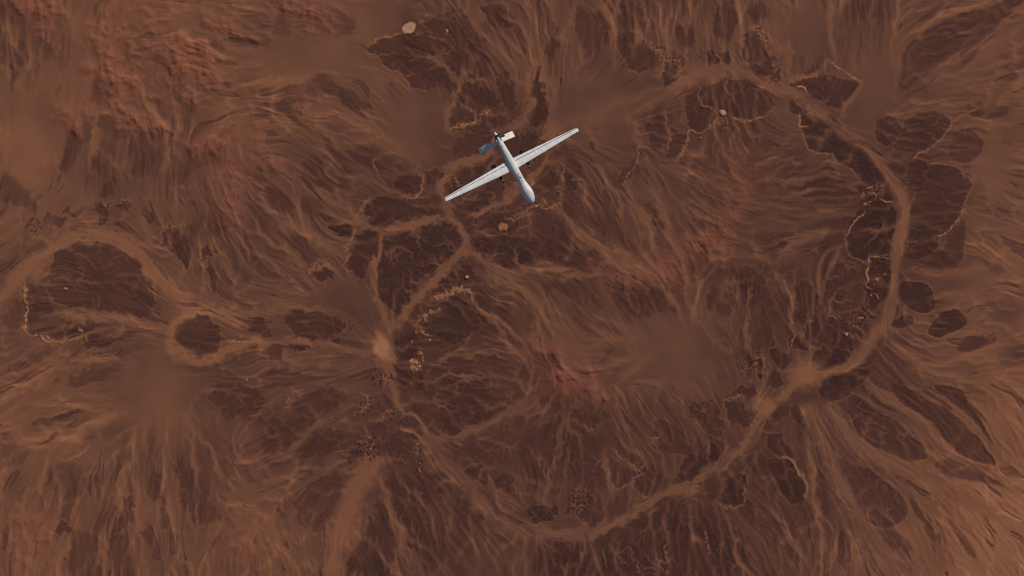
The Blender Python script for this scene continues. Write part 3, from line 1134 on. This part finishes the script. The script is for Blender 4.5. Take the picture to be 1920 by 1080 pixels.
# ---------------------------------------------------------------- the desert floor as one sheet
def ground_object():
    g = make_ground()
    S, RR = g['S'], g['R']
    rocky = fbm(2.5, 26, 2.0, 41); knob = fbm(8, 60, 2.6, 42); wide = fbm(60, 400, 3.4, 43)
    knobs = np.maximum(1-np.abs(knob)/1.2, 0)
    bed = sstep(.26, .12, S)
    Z = 3.0*wide
    RS = blur(RR, 2.5); WIDE_R = np.clip(blur(RR, 9)*1.3, 0, 1)
    crag = blur(np.maximum(1-np.abs(fbm(3, 24, 2.2, 44)), 0), 1.5)
    spur = 1-np.abs(fbm(4, 22, 2.0, 45)); spur = drag(spur, g['VX'], g['VY'], 12)
    spur = (spur-spur.mean())/spur.std()
    bulk = .55+.45*sstep(-.6, .9, fbm(14, 80, 2.8, 46))
    grain = fbm(1.5, 7, 1.4, 47)
    grain = fbm(1.5, 7, 1.4, 47)
    crest = blur(np.maximum(1-np.abs(fbm(6, 46, 2.4, 48)), 0), 1.6)
    Z += RELIEF*bulk*(blur(RR, 2.2)*(.8+.55*(crest-.3))+np.maximum(RS-.45, 0)*.5*(crag-.2))+WIDE_R*(.3*spur+.45*blur(rocky, 1)+.22*grain)
    Z += (1.7*g['CH']+.35*np.clip(g['S']-blur(g['S'], 3), -.1, .1)*10)*(1-.9*g['sheet'])
    Z += bed*.12*rocky*(1-.6*g['sheet'])
    Z += (2.6*(S-.3)+.10*g['n2']+.22*g['n3'])*(1-g['sheet'])
    # the sheet runs on, ever coarser, to the horizon; beyond the mapped square the pattern repeats mirrored
    gr = [STEP*1.6]
    while sum(gr) < 60000: gr.append(gr[-1]*1.06)
    gr = np.cumsum(gr); ne = len(gr)
    ex = np.r_[MX0-gr[::-1], g['xs'], MX1+gr]; ey = np.r_[MY0-gr[::-1], g['ys'], MY1+gr]
    def mirror(c, lo, n):
        k = np.rint((c-lo)/STEP).astype(np.int64) % (2*n-2)
        return np.where(k >= n, 2*n-2-k, k)
    mi = mirror(ex, MX0, NX); mj = mirror(ey, MY0, NY)
    coarse = np.r_[gr[::-1] > 60, np.zeros(NX, bool), gr > 60], np.r_[gr[::-1] > 60, np.zeros(NY, bool), gr > 60]
    far = coarse[1][:, None] | coarse[0][None]
    def big(a):
        r = a[np.ix_(mj, mi)].astype(np.float32)
        return np.where(far, blur(a, 3)[np.ix_(mj, mi)], r)
    X, Y = np.meshgrid(ex, ey)
    co = np.empty((X.size, 3), np.float32)
    co[:, 0] = ((X-960)*U).ravel(); co[:, 1] = ((540-Y)*U).ravel(); co[:, 2] = big(Z).ravel()
    ny, nx = X.shape
    i = np.arange(ny*nx, dtype=np.int32).reshape(ny, nx)
    q = np.stack([i[1:, :-1], i[1:, 1:], i[:-1, 1:], i[:-1, :-1]], -1).reshape(-1)
    nq = (ny-1)*(nx-1)
    me = bpy.data.meshes.new('desert_ground')
    me.vertices.add(ny*nx); me.vertices.foreach_set('co', co.ravel())
    me.loops.add(nq*4); me.loops.foreach_set('vertex_index', q)
    me.polygons.add(nq); me.polygons.foreach_set('loop_start', np.arange(nq, dtype=np.int32)*4)
    me.polygons.foreach_set('use_smooth', np.ones(nq, bool))
    me.update(calc_edges=True)
    for nm, a in (('cover', S), ('ridge', np.clip(.6*RR+.4*WIDE_R+.8*g['T'], 0, 1))):
        at = me.attributes.new(nm, 'FLOAT', 'POINT'); at.data.foreach_set('value', big(a).ravel())
    m, nt, b = new_mat('desert_sand_and_rock', .95, .12)
    N, L = nt.nodes, nt.links
    ac = N.new('ShaderNodeAttribute'); ac.attribute_name = 'cover'
    ar = N.new('ShaderNodeAttribute'); ar.attribute_name = 'ridge'
    tc = N.new('ShaderNodeTexCoord')
    n1 = N.new('ShaderNodeTexNoise'); n1.inputs['Scale'].default_value = .11; n1.inputs['Detail'].default_value = 6; n1.inputs['Roughness'].default_value = .65
    n2 = N.new('ShaderNodeTexNoise'); n2.inputs['Scale'].default_value = .012; n2.inputs['Detail'].default_value = 5
    L.new(tc.outputs['Object'], n1.inputs['Vector']); L.new(tc.outputs['Object'], n2.inputs['Vector'])
    def math_(op, a, bb, c=None):
        n = N.new('ShaderNodeMath'); n.operation = op
        for k, v in enumerate((a, bb, c)):
            if v is None: continue
            if isinstance(v, (int, float)): n.inputs[k].default_value = v
            else: L.new(v, n.inputs[k])
        return n.outputs[0]
    c0 = math_('MULTIPLY_ADD', n1.outputs['Fac'], .05, -.025)
    c1 = math_('MULTIPLY_ADD', n2.outputs['Fac'], .10, -.05)
    cov = math_('ADD', math_('ADD', ac.outputs['Fac'], c0), c1)
    cr = N.new('ShaderNodeValToRGB'); r = cr.color_ramp
    lv = [0, .2, .35, .55, .75, 1.0]
    cs = [(58, 36, 32), (79, 49, 40), (95, 62, 48), (116, 75, 54), (135, 89, 63), (160, 119, 92)]
    while len(r.elements) < len(lv): r.elements.new(.5)
    for e, p, c in zip(r.elements, lv, cs): e.position = p; e.color = lin(*c, k=IRR)
    L.new(cov, cr.inputs['Fac'])
    mx = N.new('ShaderNodeMix'); mx.data_type = 'RGBA'
    L.new(math_('MULTIPLY', math_('MULTIPLY', ar.outputs['Fac'], n1.outputs['Fac']), 1.2), mx.inputs[0])
    L.new(cr.outputs[0], mx.inputs[6]); mx.inputs[7].default_value = lin(126, 75, 55, k=IRR)
    L.new(mx.outputs[2], b.inputs['Base Color'])
    bp = N.new('ShaderNodeBump'); bp.inputs['Strength'].default_value = .12; bp.inputs['Distance'].default_value = 2.0
    L.new(n1.outputs['Fac'], bp.inputs['Height']); L.new(bp.outputs[0], b.inputs['Normal'])
    o = link('desert_ground', me, m); o.location.z = GROUND_Z
    tag(o, 'dark rock and orange brown sand desert floor with branching dry washes', 'ground', kind='structure')
    return o
RELIEF = 10.5
IRR = 0.76
ground_object()

# ---------------------------------------------------------------- materials of the aircraft
def paint(name, rgb, rough=.45, dirt=.12, scale=2.2):
    m, nt, b = new_mat(name, rough, .25); N, L = nt.nodes, nt.links
    tc = N.new('ShaderNodeTexCoord')
    mp = N.new('ShaderNodeMapping'); mp.inputs['Scale'].default_value = (.5, 1.0, 1.0); L.new(tc.outputs['Object'], mp.inputs['Vector'])
    n = N.new('ShaderNodeTexNoise'); n.inputs['Scale'].default_value = scale; n.inputs['Detail'].default_value = 7; n.inputs['Roughness'].default_value = .68
    L.new(mp.outputs[0], n.inputs['Vector'])
    cr = N.new('ShaderNodeValToRGB'); e = cr.color_ramp.elements
    e[0].position = .32; e[0].color = tuple(c*(1-2.2*dirt) for c in rgb)+(1,)
    e[1].position = .62; e[1].color = tuple(rgb)+(1,)
    L.new(n.outputs['Fac'], cr.inputs['Fac']); L.new(cr.outputs[0], b.inputs['Base Color'])
    n2 = N.new('ShaderNodeTexNoise'); n2.inputs['Scale'].default_value = 9; L.new(tc.outputs['Object'], n2.inputs['Vector'])
    mr = N.new('ShaderNodeMapRange'); mr.inputs[3].default_value = rough-.08; mr.inputs[4].default_value = rough+.12
    L.new(n2.outputs['Fac'], mr.inputs[0]); L.new(mr.outputs[0], b.inputs['Roughness'])
    return m
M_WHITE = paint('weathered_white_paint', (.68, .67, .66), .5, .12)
M_BODY = paint('weathered_body_sun_toned', (.56, .555, .55), .48, .13, 1.6)  # white darkened in the colour to offset stronger sunlight on the body
M_TAIL = paint('weathered_tail_light_toned', (.64, .60, .57), .55, .13, 3.0)  # white darkened and warmed in the colour to offset sun and bluish sky
M_GREY = paint('grey_panel_paint', (.34, .35, .37), .5, .1)
M_SEAL = paint('dark_hinge_seal', (.17, .175, .185), .7, .1)
M_BLACK = paint('matt_black_metal', (.010, .010, .011), .85, .1)
M_BLADE = paint('dark_blade_composite', (.03, .022, .02), .5, .1)
M_BAND = paint('cream_band_paint', (.46, .40, .22), .5, .1)
M_STEEL = paint('brown_steel', (.22, .17, .14), .4, .1)

# ---------------------------------------------------------------- shape builders (local: x nose, y left wing, z up)
def mesh_from(bm, name, smooth=True, angle=None):
    bmesh.ops.recalc_face_normals(bm, faces=bm.faces[:])
    me = bpy.data.meshes.new(name); bm.to_mesh(me); bm.free()
    if smooth:
        for p in me.polygons: p.use_smooth = True
        if angle is not None: me.set_sharp_from_angle(angle=R_(angle))
    return me

def loft(rings, cap=True):
    bm = bmesh.new(); prev = None; first = None
    for rg in rings:
        vs_ = [bm.verts.new(p) for p in rg]
        if prev:
            n = len(vs_)
            for k in range(n): bm.faces.new((prev[k], prev[(k+1) % n], vs_[(k+1) % n], vs_[k]))
        else: first = vs_
        prev = vs_
    if cap:
        bm.faces.new(first[::-1]); bm.faces.new(prev)
    return bm

def catmull(xs, ys, x):
    k = int(np.clip(np.searchsorted(xs, x)-1, 0, len(xs)-2)); h = xs[k+1]-xs[k]; t = (x-xs[k])/h
    def sl(j):
        if j == 0: return (ys[1]-ys[0])/(xs[1]-xs[0])
        if j == len(xs)-1: return (ys[-1]-ys[-2])/(xs[-1]-xs[-2])
        a = (ys[j]-ys[j-1])/(xs[j]-xs[j-1]); c = (ys[j+1]-ys[j])/(xs[j+1]-xs[j])
        return 0 if a*c <= 0 else 2*a*c/(a+c)
    m0, m1 = sl(k)*h, sl(k+1)*h
    return (2*t**3-3*t*t+1)*ys[k]+(t**3-2*t*t+t)*m0+(-2*t**3+3*t*t)*ys[k+1]+(t**3-t*t)*m1

def body(stations, step=.05, seg=40):
    s = np.array(stations); xs = s[:, 0]
    n = max(2, int((xs[-1]-xs[0])/step)); rings = []
    for x in np.r_[np.linspace(xs[0], xs[-1], n)]:
        w, zt, zb = (max(1e-3, catmull(xs, s[:, c], x)) for c in (1, 2, 3))
        rg = []
        for k in range(seg):
            a = 2*math.pi*k/seg; c, sn = math.cos(a), math.sin(a)
            rg.append((x, w*math.copysign(abs(c)**.94, c), (zt if sn > 0 else zb)*math.copysign(abs(sn)**.94, sn)))
        rings.append(rg)
    return loft(rings)

def profile(x0, x1, t, y, z, n=14):
    """aerofoil section from trailing edge x0 to leading edge x1"""
    c = x1-x0; up, lo = [], []
    for k in range(n+1):
        f = .5-.5*math.cos(math.pi*k/n)          # 0 leading edge .. 1 trailing
        h = 5*t*(.2969*math.sqrt(f)-.126*f-.3516*f*f+.2843*f**3-.1036*f**4)
        up.append((x1-f*c, y, z+c*h*1.15)); lo.append((x1-f*c, y, z-c*h*.8))
    return up+lo[-2:0:-1]

def clip_x(ring_fn, ys): return loft([ring_fn(y) for y in ys])

def slab(pts_top, thick):
    """plate with the outline pts_top (x, y, z), thickness downwards, softly bevelled rim"""
    bm = bmesh.new(); t = [bm.verts.new(p) for p in pts_top]; b = [bm.verts.new((p[0], p[1], p[2]-thick)) for p in pts_top]
    bm.faces.new(t); bm.faces.new(b[::-1]); n = len(t)
    for k in range(n): bm.faces.new((t[k], b[k], b[(k+1) % n], t[(k+1) % n]))
    return bm

def tube(p0, p1, r0, r1, seg=12, bm=None, cap=True):
    bm = bm or bmesh.new(); p0, p1 = Vector(p0), Vector(p1); d = (p1-p0).normalized()
    a = d.orthogonal().normalized(); b = d.cross(a)
    A = [bm.verts.new(p0+(a*math.cos(2*math.pi*k/seg)+b*math.sin(2*math.pi*k/seg))*r0) for k in range(seg)]
    B = [bm.verts.new(p1+(a*math.cos(2*math.pi*k/seg)+b*math.sin(2*math.pi*k/seg))*r1) for k in range(seg)]
    for k in range(seg): bm.faces.new((A[k], A[(k+1) % seg], B[(k+1) % seg], B[k]))
    if cap: bm.faces.new(A[::-1]); bm.faces.new(B)
    return bm

def lathe_x(prof, seg=20, y=0, z=0):
    return loft([[(x, y+r*math.cos(2*math.pi*k/seg), z+r*math.sin(2*math.pi*k/seg)) for k in range(seg)] for x, r in prof])

def boxm(bm, c, s, bevel=0.0):
    r = bmesh.ops.create_cube(bm, size=1.0); vs_ = r['verts']
    bmesh.ops.scale(bm, vec=s, verts=vs_); bmesh.ops.translate(bm, vec=c, verts=vs_)
    if bevel:
        ed = list({e for v in vs_ for e in v.link_edges})
        bmesh.ops.bevel(bm, geom=ed, offset=bevel, segments=2, affect='EDGES', profile=.5)
    return bm

# ---------------------------------------------------------------- the drone
drone = bpy.data.objects.new('drone', None); COL.objects.link(drone)
tag(drone, 'white long-winged unmanned aircraft with bulbous nose and rear propeller flying over the desert', 'drone')
HEAD, ROLL = R_(-61.3), R_(-9.5)
DX, DY = 785/4.909+800-960, 531/4.909+200-540
drone.location = (DX*CAM_Z/FPX, -DY*CAM_Z/FPX, 0)
drone.rotation_mode = 'XYZ'; drone.rotation_euler = (ROLL, 0, HEAD)

ST = [(-2.50, .285, .305, .26), (-2.2, .315, .33, .30), (-1.4, .35, .36, .34), (-.6, .385, .39, .37), (.2, .395, .40, .39),
      (1.0, .385, .41, .39), (1.6, .375, .42, .38), (2.05, .39, .45, .39), (2.45, .455, .53, .41), (2.85, .525, .60, .43), (3.15, .55, .62, .43),
      (3.5, .525, .58, .41), (3.82, .44, .47, .36), (4.05, .335, .34, .28), (4.2, .235, .22, .20), (4.29, .13, .12, .11), (4.33, .02, .02, .02)]
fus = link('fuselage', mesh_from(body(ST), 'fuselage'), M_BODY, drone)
def top_z(x, y):
    s = np.array(ST); w = catmull(s[:, 0], s[:, 1], x); zt = catmull(s[:, 0], s[:, 2], x)
    c = min(1, abs(y)/w)**(1/.94)
    return zt*max(0, 1-c*c)**.47

def skin_strip(pts, wid, lift=.006, close=False):
    """narrow flush seam following the top skin through (x, y) points"""
    bm = bmesh.new(); P = [Vector(p) for p in pts]
    if close: P.append(P[0])
    Q = []
    for a, b in zip(P[:-1], P[1:]):
        n = max(1, int((b-a).length/.04))
        Q += [a+(b-a)*k/n for k in range(n)]
    Q.append(P[-1]); prev = None
    for k, p in enumerate(Q):
        d = (Q[min(k+1, len(Q)-1)]-Q[max(k-1, 0)]).normalized(); nrm = Vector((-d.y, d.x))*wid/2
        a, b = p+nrm, p-nrm
        q = [bm.verts.new((v.x, v.y, top_z(v.x, v.y)+lift)) for v in (a, b)]
        if prev: bm.faces.new((prev[0], prev[1], q[1], q[0]))
        prev = q
    return mesh_from(bm, 'seam')
def skin_patch(outline, lift=.008):
    bm = bmesh.new(); bm.faces.new([bm.verts.new((x, y, top_z(x, y)+lift)) for x, y in outline])
    bmesh.ops.triangulate(bm, faces=bm.faces[:])
    return mesh_from(bm, 'patch', False)
def disc(cx, cy, r, n=16): return [(cx+r*math.cos(2*math.pi*k/n), cy+r*math.sin(2*math.pi*k/n)) for k in range(n)]
def rrect(x0, x1, y0, y1, r, n=5):
    out = []
    for cx, cy, a0 in ((x1-r, y1-r, 0), (x0+r, y1-r, 90), (x0+r, y0+r, 180), (x1-r, y0+r, 270)):
        out += [(cx+r*math.cos(R_(a0+90*k/n)), cy+r*math.sin(R_(a0+90*k/n))) for k in range(n+1)]
    return out
hatch = link('hatch', skin_strip(rrect(1.08, 2.06, -.17, .15, .09), .03, close=True), M_SEAL, fus)
link('intake_scoop', skin_patch([(1.38, -.05), (1.50, -.07), (1.66, .01), (1.72, .10), (1.56, .07)], .012), M_BLACK, hatch)
link('filler_cap', skin_patch(disc(1.90, .02, .055), .012), M_BLACK, hatch)
link('port_ring', skin_strip(disc(1.25, .0, .055), .028, .012, True), M_SEAL, hatch)
link('nose_seam', skin_strip([(2.17, y) for y in np.linspace(-.38, .38, 20)], .028), M_SEAL, fus)
for (x, y, a, b) in ((-2.28, .10, .10, .03), (-2.05, .02, .035, .09), (-2.43, .02, .05, .04), (-1.98, -.12, .12, .03)):
    link('vent', skin_patch([(x-a/2, y-b/2), (x+a/2, y-b/2), (x+a/2, y+b/2), (x-a/2, y+b/2)], .01), M_SEAL, fus)
# tail engine bay: black engine between the fuselage end and the spinner, with a white cowl on its spine
eng = link('engine', mesh_from(body([(-3.19, .17, .15, .16), (-3.0, .25, .22, .24), (-2.75, .275, .255, .25), (-2.55, .27, .27, .25)], .04, 28), 'engine'), M_BLACK, drone)
rings = []
for x, w, z in ((-3.02, .085, .225), (-2.9, .10, .255), (-2.7, .115, .295), (-2.5, .14, .308), (-2.35, .17, .325)):
    rings.append([(x, -w, z-.13), (x, -w, z-.035), (x, -w*.6, z), (x, w*.6, z+.004), (x, w, z-.03), (x, w, z-.13)])
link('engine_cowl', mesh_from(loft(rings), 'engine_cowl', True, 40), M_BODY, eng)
bm = bmesh.new(); boxm(bm, (-2.72, -.245, .12), (.30, .06, .10), .015)
link('exhaust_shroud', mesh_from(bm, 'exhaust_shroud', True, 40), M_WHITE, eng)
bm = bmesh.new()
for k in range(3): boxm(bm, (-2.62-.13*k, .262-.012*k, .10), (.05, .05, .12), .012)
link('cylinder_fins', mesh_from(bm, 'cylinder_fins', True, 40), M_GREY, eng)

prop = link('propeller', mesh_from(lathe_x([(-3.30, .06), (-3.29, .17), (-3.20, .185), (-3.19, .06)], 24), 'propeller', True, 40), M_BLADE, drone)
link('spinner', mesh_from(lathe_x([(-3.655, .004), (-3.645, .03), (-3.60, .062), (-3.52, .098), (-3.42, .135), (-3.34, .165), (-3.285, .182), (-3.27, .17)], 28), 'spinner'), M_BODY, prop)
for s in (1, -1):
    rings = []
    for q in range(13):
        f = q/12; rr = .12+.76*f; ch = .13+.07*math.sin(math.pi*min(1, f*1.1+.1)); ch *= 1-.55*max(0, f-.8)/.2; tw = R_(48-26*f); th = .03*(1-.75*f)
        ring = []
        for a in range(10):
            u = ch/2*math.cos(2*math.pi*a/10); v = th/2*math.sin(2*math.pi*a/10)
            ring.append((-3.245+u*math.cos(tw)-v*math.sin(tw), s*(u*math.sin(tw)+v*math.cos(tw)), rr*s))
        rings.append(ring)
    b_ = loft(rings); bmesh.ops.rotate(b_, cent=(-3.245, 0, 0), matrix=Matrix.Rotation(R_(52), 3, 'X'), verts=b_.verts[:])
    link('blade', mesh_from(b_, 'blade'), M_BLADE, prop)

pit = link('pitot_probe', mesh_from(tube((4.28, 0, 0), (5.03, 0, -.03), .026, .014, 10), 'pitot_probe'), M_STEEL, drone)
link('probe_collar', mesh_from(lathe_x([(4.25, .10), (4.30, .085), (4.35, .05), (4.39, .03)], 20), 'probe_collar'), M_SEAL, pit)

# wings: fixed part, then flap and aileron behind a dark hinge line
YR, YT = .36, 7.53; WZ, DIH = -.06, R_(1.6)
def chord(y):
    f = (y-.42)/(YT-.42); return -.50+.30*f, .585-.385*f, -.142+.04*f        # trailing, leading, hinge
def wing(s):
    def sec(y):
        te, le, hg = chord(y); z = WZ+(y-.4)*math.tan(DIH); t = .135-.02*(y-.4)/7
        full = profile(te, le, t, s*y, z)
        return [(max(p[0], hg), p[1], p[2]) for p in full]
    ys = list(np.linspace(YR, YT, 22))
    rings = [sec(y) for y in ys]
    te, le, hg = chord(YT); zc = WZ+(YT-.4)*math.tan(DIH)
    rings.append([(p[0]*.97, s*(YT+.05), zc+(p[2]-zc)*.35) for p in rings[-1]])
    w = link('wing', mesh_from(loft(rings), 'wing', True, 50), M_WHITE, drone)
    # seal strip just under the skin in the hinge gap
    def strip(y0, y1, n=12):
        out = []
        for y in np.linspace(y0, y1, n):
            te, le, hg = chord(y); z = WZ+(y-.4)*math.tan(DIH); c = le-te
            out.append([(hg-.07, s*y, z-.012*c), (hg+.03, s*y, z-.012*c), (hg+.03, s*y, z+.028*c), (hg-.07, s*y, z+.028*c)])
        return loft(out)
    link('hinge_seal', mesh_from(strip(.46, YT-.06), 'hinge_seal', False), M_SEAL, w)
    for nm, y0, y1 in (('flap', .47, 2.62), ('inner_aileron', 2.64, 5.0), ('aileron', 5.02, YT-.02)):
        rg = []
        for y in np.linspace(y0, y1, 8):
            te, le, hg = chord(y); z = WZ+(y-.4)*math.tan(DIH); t = .135-.02*(y-.4)/7; gap = .062-.016*(y/YT)
            rg.append([(min(p[0], hg-gap), p[1], p[2]) for p in profile(te, le, t, s*y, z)])
        link(nm, mesh_from(loft(rg), nm, True, 50), M_WHITE, w)
    for y in (.95, 1.75, 3.1, 4.4, 5.35, 6.2):
        te, le, hg = chord(y); z = WZ+(y-.4)*math.tan(DIH); b2 = bmesh.new()
        boxm(b2, (hg-.03, s*y, z+.055*(le-te)), (.11, .03, .022), .008)
        link('hinge_fairing', mesh_from(b2, 'hinge_fairing', True, 40), M_GREY, w)
    # root fillet closing the joint with the body
    rg = []
    for y, g in ((.30, .10), (.36, .07), (.41, .03), (.455, .004)):
        te, le, hg = chord(.45); rg.append([(p[0]*(1+g*.6), s*y, p[2]+ (g*.6 if p[2] > WZ else -g*.3)) for p in profile(te, le, .14, s*y, WZ)])
    link('wing_root_fillet', mesh_from(loft(rg), 'wing_root_fillet', True, 50), M_WHITE, w)
    # pylon and launch rail under the wing
    b3 = bmesh.new(); boxm(b3, (.17, s*1.56, -.22), (.55, .07, .30), .02); boxm(b3, (.12, s*1.56, -.40), (1.5, .25, .12), .025)
    link('pylon', mesh_from(b3, 'pylon', True, 40), M_BLACK, w)
    return w
wing(1); wing(-1)

# inverted-V tailplanes with a step in the trailing edge
ANH = R_(36)
def tail(s):
    LT = 2.42
    def place(d, x, n):   # d along the span, n off the surface
        return (x, s*(d*math.cos(ANH)+n*math.sin(ANH)), -.02-d*math.sin(ANH)+n*math.cos(ANH))
    rings = []
    for d in (.12, .5, .8, 1.12, 1.135, 1.5, 2.0, LT-.02, LT):
        te = -2.83 if d < 1.13 else -3.045; le = -2.42; t = .11 if d < LT else .03
        le -= .012 if d == LT else 0
        f = profile(te, le, t*(.41/(le-te)), 0, 0, 10)
        rings.append([place(d, p[0], p[2]) for p in f])
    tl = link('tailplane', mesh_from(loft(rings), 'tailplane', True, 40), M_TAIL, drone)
    b_ = bmesh.new(); q = [(-2.715, 1.17), (-2.70, 1.17), (-2.70, 2.36), (-2.715, 2.36)]
    b_.faces.new([b_.verts.new(place(d, x, .024)) for x, d in q])
    link('ruddervator_gap', mesh_from(b_, 'ruddervator_gap', False), M_GREY, tl)
tail(1); tail(-1)

# ---------------------------------------------------------------- missiles under the wings
def missile():
    r = bpy.data.objects.new('missile', None); COL.objects.link(r)
    link('missile_body', mesh_from(lathe_x([(-.86, .10), (-.84, .165), (-.56, .165), (-.46, .105), (.80, .105), (.86, .09)], 20), 'missile_body', True, 40), M_BLACK, r)
    link('warhead_band', mesh_from(lathe_x([(.855, .09), (.86, .107), (.95, .107), (.955, .09)], 20), 'warhead_band', True, 40), M_BAND, r)
    link('seeker_nose', mesh_from(lathe_x([(.95, .10), (1.02, .10), (1.10, .09), (1.16, .065), (1.195, .03), (1.2, .002)], 20), 'seeker_nose'), M_BLACK, r)
    for k in range(4):
        a = R_(45+90*k); u = Vector((0, math.cos(a), math.sin(a))); n = Vector((0, -math.sin(a), math.cos(a)))
        for nm, pts in (('fin', [(-.80, .07), (-.44, .07), (-.50, .16), (-.58, .235), (-.72, .245), (-.79, .21)]), ('front_fin', [(.50, .07), (.66, .07), (.55, .13), (.50, .13)])):
            bm = bmesh.new(); A = [bm.verts.new(Vector((x, 0, 0))+u*h+n*.009) for x, h in pts]; B = [bm.verts.new(Vector((x, 0, 0))+u*h-n*.009) for x, h in pts]
            bm.faces.new(A); bm.faces.new(B[::-1]); m_ = len(A)
            for q in range(m_): bm.faces.new((A[q], B[q], B[(q+1) % m_], A[(q+1) % m_]))
            link(nm, mesh_from(bm, nm, False), M_BLACK, r)
    return r
bpy.context.view_layer.update()
first = missile()
MW = Matrix.Translation(drone.location) @ drone.rotation_euler.to_matrix().to_4x4()
GRP = 'missiles under the wings'
for s in (1, -1):
    if s == 1: o = first
    else:
        o = first.copy(); COL.objects.link(o)
        for ch in first.children:
            c = ch.copy(); COL.objects.link(c); c.parent = o
    p = MW @ Vector((0, s*1.56, -.575)); o.location = p; o.rotation_euler = drone.rotation_euler
    tag(o, 'black missile with a cream band under the upper right wing of the drone' if s == 1 else 'black missile with a cream band under the lower left wing of the drone', 'missile', GRP)
